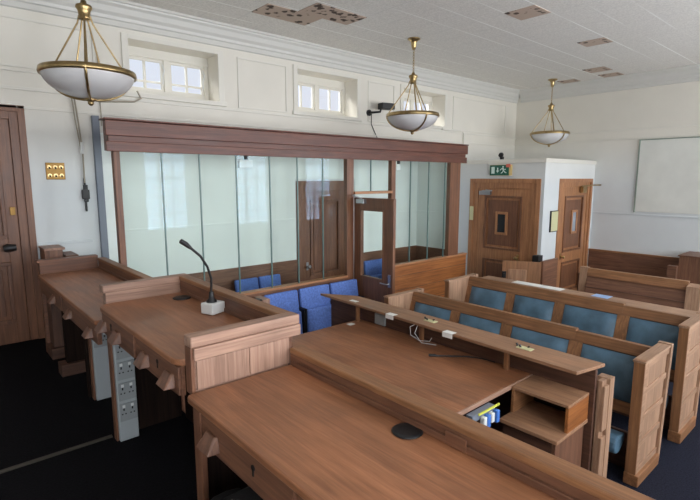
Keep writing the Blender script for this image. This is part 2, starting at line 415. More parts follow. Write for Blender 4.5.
# ------------------------------------------------------------------ panelled doors
def door(i, xf, w, h, z0, tone, fw, org, slit=None, leaf_panels=(), knob=None, closer=None, extra=None, sc=.5, off=0):
    """door in a local frame: u along the wall, w out of the wall, z up; xf maps to the world"""
    r = sroot('door_%d' % i, org)
    xf0 = xf; xf = lambda p: xf0(Vector((p.x, p.y*sc-off, p.z)))
    mb = lambda: MB(xf)
    f = mb(); d = .05
    f.box(0, fw, 0, d, z0, z0+h).box(w-fw, w, 0, d, z0, z0+h).box(fw, w-fw, 0, d, z0+h-fw, z0+h)
    if off: f.box(fw, w-fw, -.0, .004, z0, z0+h-fw)
    f.box(0, fw*.45, d, d+.025, z0, z0+h).box(w-fw*.45, w, d, d+.025, z0, z0+h).box(fw*.45, w-fw*.45, d, d+.025, z0+h-fw*.45, z0+h)
    f.build('door_frame', wood(tone, 'z'), r)
    l = mb(); l.box(fw, w-fw, 0, .02, z0, z0+h-fw)
    leaf = l.build('door_leaf', wood(tone, 'z'), r, bevel=0)
    # stiles, rails
    u0, u1 = fw+.005, w-fw-.005; zt = z0+h-fw-.005
    s = mb()
    pu0, pu1 = leaf_panels[0][0], leaf_panels[0][1]
    s.box(u0, pu0, .02, .038, z0, zt).box(pu1, u1, .02, .038, z0, zt)
    zz = z0
    for (a, b, c, e) in sorted(leaf_panels, key=lambda q: q[2]):
        s.box(pu0, pu1, .02, .038, zz, c); zz = e
    s.box(pu0, pu1, .02, .038, zz, zt)
    s.build('door_stiles', wood(tone, 'z'), r)
    for (a, b, c, e) in leaf_panels:
        p = mb(); t = .035
        p.box(a, b, .02, .054, c, c+t).box(a, b, .02, .054, e-t, e).box(a, a+t, .02, .054, c+t, e-t).box(b-t, b, .02, .054, c+t, e-t)
        p.box(a+t+.04, b-t-.04, .02, .034, c+t+.04, e-t-.04)
        p.build('door_panel', wood('door' if tone == 'exit' else 'rail', 'z'), r, bevel=.004)  # mouldings in a darker tone: their shadow lines put into the colour
    if slit:
        a, b, c, e = slit; t = .045
        p = mb(); p.box(a-t, b+t, .034, .055, c-t, c).box(a-t, b+t, .034, .055, e, e+t).box(a-t, a, .034, .055, c, e).box(b, b+t, .034, .055, c, e)
        fr = p.build('vision_frame', wood(tone, 'z'), r)
        g = mb(); g.box(a, b, .034, .04, c, e); g.build('vision_pane', SLIT[i], fr, bevel=0)
    if knob:
        k = mb(); u, z, mat = knob
        k.box(u-.02, u+.02, .038, .044, z-.06, z+.06); k.tube([Vector((u, .04, z)), Vector((u, .09, z)), ], .012, 8)
        k.tube([Vector((u-.005, .088, z)), Vector((u-.005, .1, z)), Vector((u-.005, .115, z)), Vector((u-.005, .122, z))], [.02, .03, .028, .012], 12)
        k.build('knob', M[mat], r, bevel=0)
    if closer:
        u, z = closer
        c = mb(); c.box(u, u+.24, .05, .1, z-.035, z+.035); c.tube([Vector((u+.06, .09, z+.04)), Vector((u+.3, .14, z+.045))], .012, 6); c.tube([Vector((u+.3, .14, z+.045)), Vector((u+.12, .06, z+.06))], .01, 6)
        c.build('door_closer', M['steel'], r)
    if extra: extra(r, mb)
    return r
SLIT = {2: plain('dark_pane', (40, 42, 44), .1), 3: plain('grey_pane', (150, 160, 172), .15)}
# door 1: left end of the back wall, on the dais
def d1x(r, mb):
    l = mb(); l.box(1.055, 1.1, .04, .052, 1.28+.61, 1.36+.61); l.build('lock_plate', M['brassplate'], r)
    k = mb(); k.tube([Vector((1.0, .04, 1.575)), Vector((1.0, .08, 1.575))], .02, 10)
    k.tube([Vector((.97, .09, 1.57)), Vector((1.0, .095, 1.575)), Vector((1.07, .09, 1.575))], [.03, .042, .03], 12)
    k.build('knob', M['black'], r, bevel=0)
door(1, lambda p: Vector((p.x-.42, YN-p.y, p.z)), 1.25, 2.36, DZ-.028, 'door', .13, (.2, YN, DZ),
     leaf_panels=((.25, 1.02, .2+DZ, .82+DZ), (.25, 1.02, 1.05+DZ, 2.05+DZ)), extra=d1x, sc=1, off=.06)
# door 2: exit door in the lobby's left face
door(2, lambda p: Vector((LX-p.y, 5.49-p.x, p.z)), 1.41, 2.235, .005, 'exit', .17, (LX, 4.8, 0),
     slit=(.60, .76, 1.27, 1.60), leaf_panels=((.32, 1.07, .15, .76), (.32, 1.07, .95, 1.93)), knob=(1.03, .84, 'brass'), closer=(.22, 1.98), sc=1, off=.06,
     extra=lambda r, mb: mb().box(.02, .10, .076, .09, 1.46, 1.72).build('push_plate', M['notice'], r))
# door 3: lobby's front face
door(3, lambda p: Vector((8.40+p.x, LY-p.y, p.z)), 1.35, 2.235, .005, 'exit', .15, (9.0, LY, 0),
     slit=(.63, .78, 1.27, 1.62), leaf_panels=((.30, 1.05, .15, .72), (.30, 1.05, .90, 1.93)), knob=(.25, .83, 'brass'), sc=1, off=.06,
     extra=lambda r, mb: MB().box(9.24, 9.40, LY-.06, LY-.0, 1.98, 2.1).tube([(9.2, LY-.04, 2.1), (9.62, LY-.10, 2.12), (9.8, LY-.14, 2.12)], .014, 6).build('door_closer', M['brass'], r))
# door 4: back wall, inside the dock
door(4, lambda p: Vector((4.02+p.x, YN-p.y, p.z)), 1.09, 2.205, .005, 'door', .14, (4.55, YN, 0),
     leaf_panels=((.26, .83, .15, .62), (.26, .83, .80, 1.93)), knob=(.2, .95, 'steel'), sc=1, off=.06)
# ------------------------------------------------------------------ judges' desks on the dais
FX = .735                                           # front edge of the tops
GX0, GX1 = 1.25, 1.315                              # court-side screen
def wedge(u, z, w=.1, h=.06, d=.05):
    """chamfered wooden pull block on an apron face x = FX+.03, centred on y = u"""
    x = FX+.008
    vs = [(x, u-.058, z-h), (x, u+.058, z-h), (x, u+.042, z), (x, u-.042, z), (x-d, u-.05, z-h), (x-d, u+.05, z-h), (x-.014, u+.03, z), (x-.014, u-.03, z)]
    return MB().add(vs, [(0, 1, 2, 3), (7, 6, 5, 4), (0, 4, 5, 1), (1, 5, 6, 2), (2, 6, 7, 3), (3, 7, 4, 0)])

def rounded_top(x0, x1, y0, y1, z0, z1, r=.05, both=True):
    poly = [(x1, y0), (x1, y1)]
    for k in range(5):
        a = math.pi/2+math.pi/2*k/4; poly.append((x0+r+r*math.cos(a), y1-r+r*math.sin(a)))
    for k in range(5):
        a = math.pi+math.pi/2*k/4; poly.append((x0+r+r*math.cos(a), y0+r+r*math.sin(a)))
    return MB().prism(poly, 'z', z0, z1)

def desk(label, y0, y1, zt, zscreen, drawers, r=.05, group='judges\' desks on the dais'):
    t = thing('judge_desk', label, 'desk', (1.0, (y0+y1)/2, DZ), group)
    top = rounded_top(FX, GX0, y0, y1, zt-.03, zt, r).build('desktop', wood('desk', 'y'), t, bevel=.006)
    bx(GX0, GX1, y0, y1, .004, zscreen-.028).build('front_screen', wood('rail', 'y'), t)
    bx(GX0-.004, GX1, y0, y1, zscreen-.028, zscreen).build('screen_cap', wood('bench', 'y'), t, bevel=.006)
    bx(GX0-.012, GX0, y0+.03, y1-.03, zt+.001, zt+.025).build('bead', wood('rail', 'y'), t)
    za = zt-.165
    bx(GX0-.02, GX0-.0005, y0+.03, y1-.03, DZ+.001, za-.02).build('kneehole_shade', wood('shade', 'y'), t)  # added dark board standing for the shade under the desk
    bx(FX+.022, FX+.04, y0+.02, y1-.02, za, zt-.031).build('apron', wood('rail', 'y'), t)
    for (d0, d1, pulls, key) in drawers:
        dr = bx(FX+.008, FX+.021, d0, d1, za+.005, zt-.034).build('drawer', wood('rail', 'y'), t)
        for u in pulls: wedge(u, zt-.076).build('drawer_pull', wood('rail', 'z'), dr, bevel=.004)
        if key: MB().tube([(FX+.005, key, zt-.075), (FX+.009, key, zt-.075)], .011, 10).box(FX+.005, FX+.009, key-.004, key+.004, zt-.105, zt-.075).build('keyhole', M['hole'], dr, bevel=0)
    return t
zb, zm, zf = 1.37, 1.49, 1.37
# far desk
t = desk('far wooden desk with low screen nearest the panelled door', 3.245, 5.2, zb, 1.475,
         [(4.3, 5.15, (4.55,), None), (3.25, 4.25, (3.97, 3.40), None)], .02)
bx(FX+.02, GX0, 5.2, 5.26, DZ, 1.475).build('end_panel', wood('rail', 'x'), t)
bx(FX, GX0-.0, 5.19, 5.27, 1.475, 1.50).build('end_cap', wood('rail', 'x'), t)
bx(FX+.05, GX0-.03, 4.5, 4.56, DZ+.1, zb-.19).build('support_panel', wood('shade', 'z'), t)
bx(FX+.05, GX0-.03, 5.0, 5.2, DZ+.1, zb-.03).build('support_panel', wood('dark', 'z'), t)
bx(FX, GX0-.03, 4.46, 4.60, DZ, DZ+.1).build('plinth', wood('dark', 'x'), t)
bx(FX+.02, GX0-.03, 4.96, 5.2, DZ, DZ+.1).build('plinth', wood('dark', 'x'), t)
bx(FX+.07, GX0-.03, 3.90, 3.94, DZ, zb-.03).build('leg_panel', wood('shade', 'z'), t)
# middle desk
t = desk('raised middle wooden desk with the microphone, between the two lower desks', 1.93, 3.16, zm, 1.60,
         [(2.53, 3.1, (3.06, 2.79), 2.92), (1.95, 2.49, (2.35, 2.04), 2.19)], .07)
def mid_end(y0, y1, name):
    bx(FX+.05, GX0, y0, y1, zf-.025, 1.555).build(name, wood('pale', 'x'), t)
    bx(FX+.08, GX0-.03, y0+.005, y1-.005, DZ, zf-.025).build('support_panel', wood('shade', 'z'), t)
    bx(FX+.035, GX1, y0-.008, y1+.008, 1.555, 1.602).build('end_cap', wood('pale', 'x'), t, bevel=.006)
mid_end(3.16, 3.22, 'end_panel')
mid_end(1.874, 1.93, 'end_panel')
pl = MB()
for xa, xb in ((FX+.055, FX+.30), (FX+.303, FX+.515)): pl.box(xa, xb, 1.862, 1.874, zf+.002, 1.50)
pl.build('end_planks', wood('pale', 'z'), t)
bx(FX+.045, GX1, 1.858, 1.874, 1.502, 1.555).build('end_rail', wood('pale', 'x'), t)
bx(FX+.034, FX+.05, 1.872, 1.932, zf-.02, 1.555).build('end_post', wood('rail', 'z'), t)
g = MB().lathe([(.055, .0), (.058, .004), (.05, .008), (.03, .007), (.0, .006)], (1.19, 2.985, zm), 24).build('cable_grommet', M['black'], t, bevel=0)
# near desk
t = desk('long near desk filling the foreground, black cable grommet in its top', -.9, 1.856, zf, 1.452,
         [(1.1, 1.72, (1.635,), 1.335), (.3, 1.06, (.95, .45), .7), (-.7, .26, (.1, -.5), None)], .02)
MB().lathe([(.052, .0), (.056, .004), (.05, .008), (.03, .007), (.0, .006)], (1.20, 1.062, zf), 28).build('cable_grommet', M['black'], t, bevel=0)
bx(FX+.015, FX+.04, 1.765, 1.83, DZ, zf-.03).build('leg', wood('rail', 'z'), t)
bx(GX0-.018, GX0-.012, .84, .925, zf+.004, zf+.05).build('repair_block', wood('rail', 'y'), t)

# microphone
mz = zm+.003
t = thing('desk_microphone', 'black gooseneck microphone on a white box on the raised middle desk', 'microphone', (1.185, 2.53, zm))
b = MB(); u = Vector((.13, .06, 0)); 
cx, cy = 1.185, 2.53
def rot_box(m, cx, cy, hx, hy, z0, z1, a):
    co, si = math.cos(a), math.sin(a)
    p = [(cx+x*co-y*si, cy+x*si+y*co) for x, y in ((-hx, -hy), (hx, -hy), (hx, hy), (-hx, hy))]
    return m.hexa([(x, y, z0) for x, y in p]+[(x, y, z1) for x, y in p])
rot_box(b, cx+.0, cy, .051, .045, mz, mz+.062, math.radians(20)); b.build('base_box', M['white'], t, bevel=.006)
MB().lathe([(.03, .062), (.028, .072), (.016, .082), (.012, .12)], (1.18, 2.535, mz), 16).tube([(1.18, 2.535, mz+.1), (1.177, 2.52, mz+.2), (1.155, 2.515, mz+.27), (1.115, 2.51, mz+.335), (1.05, 2.505, mz+.395), (1.035, 2.505, mz+.408)], .007, 8).build('gooseneck', M['black'], t, bevel=0)
MB().tube([(1.06, 2.505, mz+.385), (1.035, 2.505, mz+.408), (1.007, 2.505, mz+.428)], [.009, .014, .013], 10).build('microphone_head', M['black'], t, bevel=0)

# socket columns under the desks
def sockets(label, x0, y1, zt, nplates, h0):
    w, d = .115, .06
    t = thing('socket_trunking', label, 'socket column', (x0+w/2, y1-d/2, DZ), 'white socket columns under the desks')
    bx(x0, x0+w, y1-d, y1, DZ, zt).build('trunking', M['trunk'], t, bevel=.006)
    bx(x0-.014, x0, y1-d*.6, y1+.02, DZ, zt).build('back_board', wood('rail', 'z'), t)
    for k in range(nplates):
        z1 = h0-k*.135
        p = bx(x0+.006, x0+w-.004, y1-d-.012, y1-d, z1-.115, z1).build('socket_plate', M['socket'], t, bevel=.004)
        hb = MB()
        for ux in (.03, .08):
            hb.box(x0+ux-.004, x0+ux+.004, y1-d-.0135, y1-d-.012, z1-.045, z1-.03)
            hb.box(x0+ux-.014, x0+ux-.006, y1-d-.0135, y1-d-.012, z1-.07, z1-.063).box(x0+ux+.006, x0+ux+.014, y1-d-.0135, y1-d-.012, z1-.07, z1-.063)
        hb.build('socket_holes', M['hole'], p, bevel=0)
        sw = MB()
        for ux in (.03, .08): sw.box(x0+ux-.008, x0+ux+.008, y1-d-.017, y1-d-.012, z1-.026, z1-.008)
        sw.build('rocker_switch', M['white'], p, bevel=.001)
sockets('white socket column with four double sockets under the raised middle desk', .79, 3.14, 1.335, 4, 1.265)
sockets('white socket column under the far desk, partly behind the nearer column', .835, 3.86, 1.335, 2, 1.27)

# dark chair pushed under the near desk
t = thing('tub_chair', 'dark upholstered low chair pushed under the near desk', 'chair', (.8, 1.3, DZ))
arc = []
for k in range(13):
    a = math.pi*(.5+k/12); arc.append((.86+.27*math.cos(a), 1.36+.3*math.sin(a)))
vs = []; fs = []
for k, (x, y) in enumerate(arc):
    zz = 1.13-.12*abs(k-6)/6
    nx, ny = (x-.86)/.27, (y-1.36)/.3
    vs += [(x, y, .92), (x, y, zz), (x-nx*.05, y-ny*.05, zz), (x-nx*.05, y-ny*.05, .92)]
for k in range(12):
    for j in range(4): fs.append((4*k+j, 4*k+(j+1) % 4, 4*k+4+(j+1) % 4, 4*k+4+j))
fs += [(0, 3, 2, 1), (48, 49, 50, 51)]
MB().add(vs, fs).build('backrest', M['softblack'], t, bevel=.012)
bx(.66, 1.02, 1.12, 1.6, .97, 1.05).build('seat', M['softblack'], t, bevel=.025)
MB().tube([(.84, 1.36, DZ+.06), (.84, 1.36, .97)], .025, 10).build('column', M['black'], t, bevel=0)
for k in range(5):
    a = 2*math.pi*k/5; MB().tube([(.84, 1.36, DZ+.07), (.84+.24*math.cos(a), 1.36+.24*math.sin(a), DZ+.03)], [.022, .015], 6).build('leg', M['black'], t, bevel=0)

# wooden pew end behind the far desk
t = thing('pew_end', 'low wooden panel standing behind the far desk against the back wall', 'wood panel', (.95, 5.6, DZ))
bx(.845, .87, 5.45, 5.72, DZ, 1.55).box(.87, 1.0, 5.45, 5.475, DZ, 1.55).build('panel', wood('rail', 'z'), t)
bx(.84, 1.02, 5.44, 5.74, 1.55, 1.572).build('cap', wood('pale', 'y'), t)
bx(1.02, 1.13, 5.42, 5.74, DZ, 1.49).build('side_board', wood('rail', 'x'), t)

# ------------------------------------------------------------------ the dock
YD = 4.8
t = thing('glazed_dock', 'long glass fronted oak dock under a deep dark red header', 'dock', (4.0, YD, 0))
hd = bx(1.31, 6.70, YD-.015, YD+.13, 2.50, 2.77).build('header', wood('header', 'x'), t, bevel=.005)
bx(1.285, 6.72, YD-.045, YD-.015, 2.63, 2.765).box(1.285, 6.72, YD-.03, YD-.015, 2.49, 2.58).build('header_moulding', wood('header', 'x'), hd, bevel=.006)
bx(1.28, 6.73, YD-.05, YD+.14, 2.77, 2.785).build('header_cap', wood('header', 'x'), hd)
for x0, x1 in ((1.345, 1.40), (4.155, 4.27), (4.985, 5.065), (6.32, 6.58)):
    bx(x0, x1, YD-.012, YD+.06, .004 if x0 < 6 else .97, 2.50).build('post', wood('door' if x0 > 2 else 'rail', 'z'), t)
# low walls
bx(1.40, 4.155, YD-.02, YD+.03, .004, .945).build('low_wall', wood('rail', 'x'), t)
bx(1.40, 4.155, YD-.03, YD+.07, .945, .972).build('sill', wood('exit', 'x'), t)
lw = bx(5.065, 6.80, YD-.02, YD+.03, .004, .975).build('low_wall', wood('orange', 'x'), t)
for z in (.15, .38, .61, .82): bx(5.065, 6.80, YD-.024, YD-.02, z, z+.006).build('board_joint', wood('dark', 'x'), lw, bevel=0)
bx(5.065, 6.82, YD-.025, YD+.07, .975, 1.002).build('sill', wood('exit', 'x'), t)
bx(4.27, 4.985, YD-.04, YD+.06, 2.04, 2.075).build('transom', wood('exit', 'x'), t)
# glass
edges = [1.40, 1.784, 2.168, 2.582, 3.003, 3.385, 3.767, 4.155]
for a, b in zip(edges, edges[1:]):
    p = bx(a+.006, b-.006, YD, YD+.012, .972, 2.50).build('glass_panel', M['glass'], t, bevel=0)
    if b < 4.1: bx(b-.006, b+.006, YD-.002, YD+.014, .972, 2.50).build('glass_joint', M['joint'], p, bevel=0)
edges = [5.065, 5.396, 5.809, 6.203, 6.32]
for a, b in zip(edges, edges[1:]):
    p = bx(a+.006, b-.006, YD, YD+.012, 1.002, 2.50).build('glass_panel', M['glass'], t, bevel=0)
    if b < 6.3: bx(b-.006, b+.006, YD-.002, YD+.014, 1.002, 2.50).build('glass_joint', M['joint'], p, bevel=0)
for a, b in ((4.27, 4.594), (4.594, 4.985)):
    p = bx(a+.006, b-.006, YD, YD+.012, 2.075, 2.50).build('glass_panel', M['glass'], t, bevel=0)
    if b < 4.7: bx(b-.006, b+.006, YD-.002, YD+.014, 2.075, 2.50).build('glass_joint', M['joint'], p, bevel=0)
# open door leaf, swung towards the room
HX = 4.274
lf = MB(); y1, y0 = YD-.014, 4.07
g0, g1, h0, h1 = 4.25, 4.645, .98, 1.835
lf.box(HX, HX+.045, y0, g0, .03, 2.0).box(HX, HX+.045, g1, y1, .03, 2.0).box(HX, HX+.045, g0, g1, h1, 2.0).box(HX, HX+.045, g0, g1, .03, h0)
dl = lf.build('door', wood('door', 'z'), t)
bx(HX+.016, HX+.028, g0, g1, h0, h1).build('pane', M['glass'], dl, bevel=0)
bd = MB()
for s in (-.008,):
    bd.box(HX+s, HX, g0-.02, g0, h0-.02, h1+.02).box(HX+s, HX, g1, g1+.02, h0-.02, h1+.02).box(HX+s, HX, g0, g1, h1, h1+.02).box(HX+s, HX, g0, g1, h0-.02, h0)
bd.build('glazing_bead', wood('door', 'z'), dl, bevel=.002)
MB().box(HX-.012, HX, 4.10, 4.14, .90, 1.06).tube([(HX-.01, 4.12, .945), (HX-.05, 4.12, .945), (HX-.055, 4.16, .943), (HX-.05, 4.24, .945)], .009, 8).tube([(HX-.02, 4.12, 1.04), (HX, 4.12, 1.04)], .018, 10).build('handle', M['steel'], dl, bevel=0)
MB().box(HX-.05, HX, 4.55, 4.70, 1.93, 1.985).tube([(HX-.03, 4.6, 1.99), (HX-.14, 4.66, 2.03), (HX-.02, 4.77, 2.03)], .01, 6).build('door_closer', M['steel'], dl)

# tip-up seats
def seat(loc, label, group, first=None):
    if first is None:
        t = thing('tip_up_seat', label, 'seat', loc, group); x, y, z = loc
        p = MB(); p.hexa([(x-.225, y-.02, .62), (x+.225, y-.02, .62), (x+.225, y+.04, .60), (x-.225, y+.04, .60), (x-.225, y+.03, .935), (x+.225, y+.03, .935), (x+.225, y+.085, .93), (x-.225, y+.085, .93)])
        p.build('backrest', M['blue'], t, bevel=.02)
        s = MB(); s.hexa([(x-.20, y-.11, .40), (x+.20, y-.11, .40), (x+.20, y-.04, .38), (x-.20, y-.04, .38), (x-.20, y-.08, .70), (x+.20, y-.08, .70), (x+.20, y-.02, .70), (x-.20, y-.02, .70)])
        s.build('seat', M['blue'], t, bevel=.02)
        bx(x-.235, x-.215, y-.10, y+.06, .3, .72).build('side_bracket', M['black'], t); bx(x+.215, x+.235, y-.10, y+.06, .3, .72).build('side_bracket', M['black'], t)
        MB().box(x-.2, x+.2, y-.03, y+.02, .36, .40).box(x-.03, x+.03, y-.03, y+.02, .02, .36).box(x-.1, x+.1, y-.1, y+.08, 0, .02).build('pedestal', M['black'], t)
        return t
    c = copy_tree(first); c.location = loc; c['label'] = label; c['group'] = group; return c
SG = 'blue tip-up seats in front of the dock'
s0 = seat((3.04, 4.63, 0), 'blue tip-up seat in front of the dock, leftmost, half hidden by the raised desk', SG)
seat((3.52, 4.63, 0), 'blue tip-up seat in front of the dock, middle one with its folded seat showing', SG, s0)
seat((3.995, 4.63, 0), 'blue tip-up seat in front of the dock, rightmost, beside the open glazed door', SG, s0)
SG = 'blue seats inside the dock'
s1 = seat((3.12, 5.58, 0), 'blue seat inside the dock behind the glass, left one of the pair', SG, s0); s1.scale = (.74, 1, 1)
s1 = seat((3.475, 5.58, 0), 'blue seat inside the dock behind the glass, right one next to the door', SG, s0); s1.scale = (.74, 1, 1)
seat((5.45, 5.56, 0), 'blue seat inside the dock seen through the open door pane', SG, s0)
# wooden arm piece by the seats
t = thing('seat_end', 'short wooden end post with a dark bracket left of the blue seats', 'seat end', (2.72, 4.62, 0))
bx(2.70, 2.79, 4.52, 4.72, 0.004, .93).build('end_post', wood('pale', 'z'), t)
bx(2.60, 2.70, 4.54, 4.62, .90, .935).build('bracket', M['black'], t)

# white boxes under the header, inside the dock
def wbox(x, w, label):
    t = thing('detector_box', label, 'detector', (x, 4.96, 2.35), 'white detector boxes inside the dock')
    bx(x-w, x+w, 4.935, 4.99, 2.36, 2.455).build('housing', M['white'], t, bevel=.008)
    bx(x-.015, x+.015, 4.92, 4.96, 2.455, 2.52).build('bracket', M['black'], t)
wbox(2.78, .085, 'white detector box behind the long run of dock glass')
wbox(5.28, .05, 'small white detector box behind the glass right of the dock door')

# ------------------------------------------------------------------ clerk's table with raised ledge
TZ = .78
t = thing('clerk_table', 'large worn wooden table below the judges\' desks with a raised ledge', 'table', (2.8, 2.7, 0))
bx(2.05, 3.355, 1.73, 3.66, TZ-.03, TZ).build('tabletop', wood('desk', 'y'), t, bevel=.004)
bx(2.05, 3.355, 1.716, 1.729, TZ-.032, TZ).build('edge_strip', wood('pale', 'x'), t)
bx(3.36, 3.395, 1.27, 4.15, .004, .943).build('front_panel', wood('dark', 'y'), t)
lg = MB().prism([(3.175, 1.32), (3.475, 1.255), (3.50, 3.86), (3.262, 4.22)], 'z', .945, .97)
lg.build('ledge', wood('ledge', 'y'), t, bevel=.004)
for y in (3.62, 2.757, 1.90): bx(3.268, 3.302, y-.017, y+.017, TZ, .945).build('ledge_post', wood('bench', 'z'), t)
bx(2.08, 2.14, 1.76, 3.62, 0.004, TZ-.03).build('side_panel', wood('dark', 'y'), t)
bx(2.14, 3.36, 3.58, 3.62, 0.004, TZ-.03).build('end_panel', wood('dark', 'x'), t)
e = bx(3.397, 3.47, 1.235, 1.268, 0.004, .865).build('end_board', wood('lit_oak', 'z'), t)
e = bx(3.395, 3.47, 1.215, 1.235, .05, .45).box(3.395, 3.47, 1.215, 1.235, .5, .83).build('end_frame', wood('lit_oak', 'z'), t)
bx(3.47, 3.545, 1.21, 1.30, 0.004, .87).build('end_post', wood('lit_oak', 'z'), t)
bx(3.40, 3.47, 1.268, 4.1, .82, .86).box(3.43, 3.47, 1.268, 4.1, .004, .82).build('back_board', wood('bench', 'y'), t)
# things on and around it
def paper(name, x0, x1, y0, y1, z, label, mat='paper', cat='paper', group=None):
    p = bx(x0, x1, y0, y1, z, z+.003).build(name, M[mat], org=((x0+x1)/2, (y0+y1)/2, z), bevel=0)
    return tag(p, label, cat, group)
LGp = 'white slips on the ledge'
paper('paper_slip', 3.29, 3.34, 3.66, 3.76, .9705, 'white paper slip on the ledge, farthest, nearest the blue seats', group=LGp)
def hang(y, label):
    p = MB().box(3.19, 3.25, y-.05, y+.05, .9705, .9725).box(3.186, 3.19, y-.05, y+.05, .93, .9725).build('paper_slip', M['paper'], org=(3.21, y, .97), bevel=0)
    return tag(p, label, 'paper', LGp)
p = hang(3.1, 'white slip folded over the ledge edge, second from the far tip'); p.location.x += .03
hang(2.40, 'white slip folded over the ledge edge, nearest the camera')
paper('paper_scrap', 3.12, 3.19, 3.55, 3.61, TZ+.0005, 'small white scrap on the table under the far end of the ledge')
def fitting(x, y, label):
    t = thing('metal_fitting', label, 'fitting', (x, y, .97), 'fittings on the ledge')
    bx(x-.03, x+.03, y-.07, y+.05, .9705, .976).build('plate', M['notice'], t, bevel=.001)
    MB().tube([(x-.01, y+.02, .976), (x-.01, y+.03, .995)], .008, 8).tube([(x+.015, y+.06, .972), (x+.015, y+.07, .992)], .008, 8).tube([(x+.02, y-.02, .976), (x+.03, y-.03, .985)], .007, 8).build('stud', M['black'], t, bevel=0)
fitting(3.35, 2.72, 'pale plate with dark studs on the middle of the ledge')
fitting(3.33, 1.79, 'small fitting with dark studs on the near end of the ledge')
w = MB().tube([(3.27, 2.80, .945), (3.23, 2.85, .91), (3.22, 2.83, .84), (3.25, 2.75, .80), (3.28, 2.66, .81), (3.27, 2.63, .85)], .0032, 6).tube([(3.26, 2.78, .945), (3.215, 2.78, .87), (3.24, 2.72, .79), (3.30, 2.60, .787)], .0032, 6).build('cable_loop', M['white'], org=(3.25, 2.75, TZ), bevel=0)
tag(w, 'white cable looped around the middle post of the ledge', 'cable')
w = MB().tube([(3.045, 2.475, TZ+.012), (3.08, 2.44, TZ+.012), (3.10, 2.42, TZ+.009), (3.26, 2.26, TZ+.009), (3.32, 2.15, TZ+.008), (3.335, 2.03, TZ+.007)], [.012, .012, .006, .006, .005, .005], 8).build('microphone_wand', M['black'], org=(3.2, 2.3, TZ), bevel=0)
tag(w, 'thin black microphone stem lying on the worn table', 'microphone')
w = bx(3.335, 3.359, 3.28, 3.42, .79, .90).build('junction_box', M['socket'], org=(3.35, 3.4, .79), bevel=.004); tag(w, 'grey junction box on the panel under the ledge', 'junction box')

# pigeonhole unit at the table's near end
t = thing('pigeonhole_unit', 'open fronted wooden pigeonhole box on a shelf at the near end of the table', 'pigeonhole', (3.15, 1.52, 0))
bx(3.04, 3.355, 1.30, 1.712, .757, .777).build('top_board', wood('ledge', 'y'), t)
bx(3.045, 3.355, 1.30, 1.322, .582, .757).build('side_board', wood('orange', 'x'), t)
bx(3.045, 3.355, 1.69, 1.712, .582, .757).build('side_board', wood('bench', 'x'), t)
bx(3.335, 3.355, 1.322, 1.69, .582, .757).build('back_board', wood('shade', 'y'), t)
bx(2.895, 3.355, 1.295, 1.712, .557, .582).build('shelf', wood('ledge', 'y'), t)
bx(2.93, 3.355, 1.32, 1.345, .004, .557).build('end_panel', wood('pew', 'z'), t)
bx(3.3, 3.355, 1.345, 1.70, .004, .557).build('rear_panel', wood('dark', 'z'), t)
bx(2.93, 2.955, 1.345, 1.70, .44, .53).build('front_rail', wood('dark', 'y'), t)
# socket strip below the table edge
t = thing('socket_strip', 'grey socket strip with a yellow edge and blue and white plugs by the pigeonhole', 'socket strip', (2.68, 1.69, .7))
bx(2.50, 2.76, 1.665, 1.714, .70, .745).build('strip', M['grey'], t)
bx(2.56, 2.80, 1.655, 1.664, .735, .747).build('yellow_edge', M['yellow'], t, bevel=0)
for k, (x, mt) in enumerate(((2.60, 'white'), (2.645, 'plugblue'), (2.69, 'white'), (2.75, 'plugblue'))):
    bx(x-.018, x+.018, 1.63, 1.664, .655-(k % 2)*.02, .72).build('plug', M[mt], t, bevel=.006)

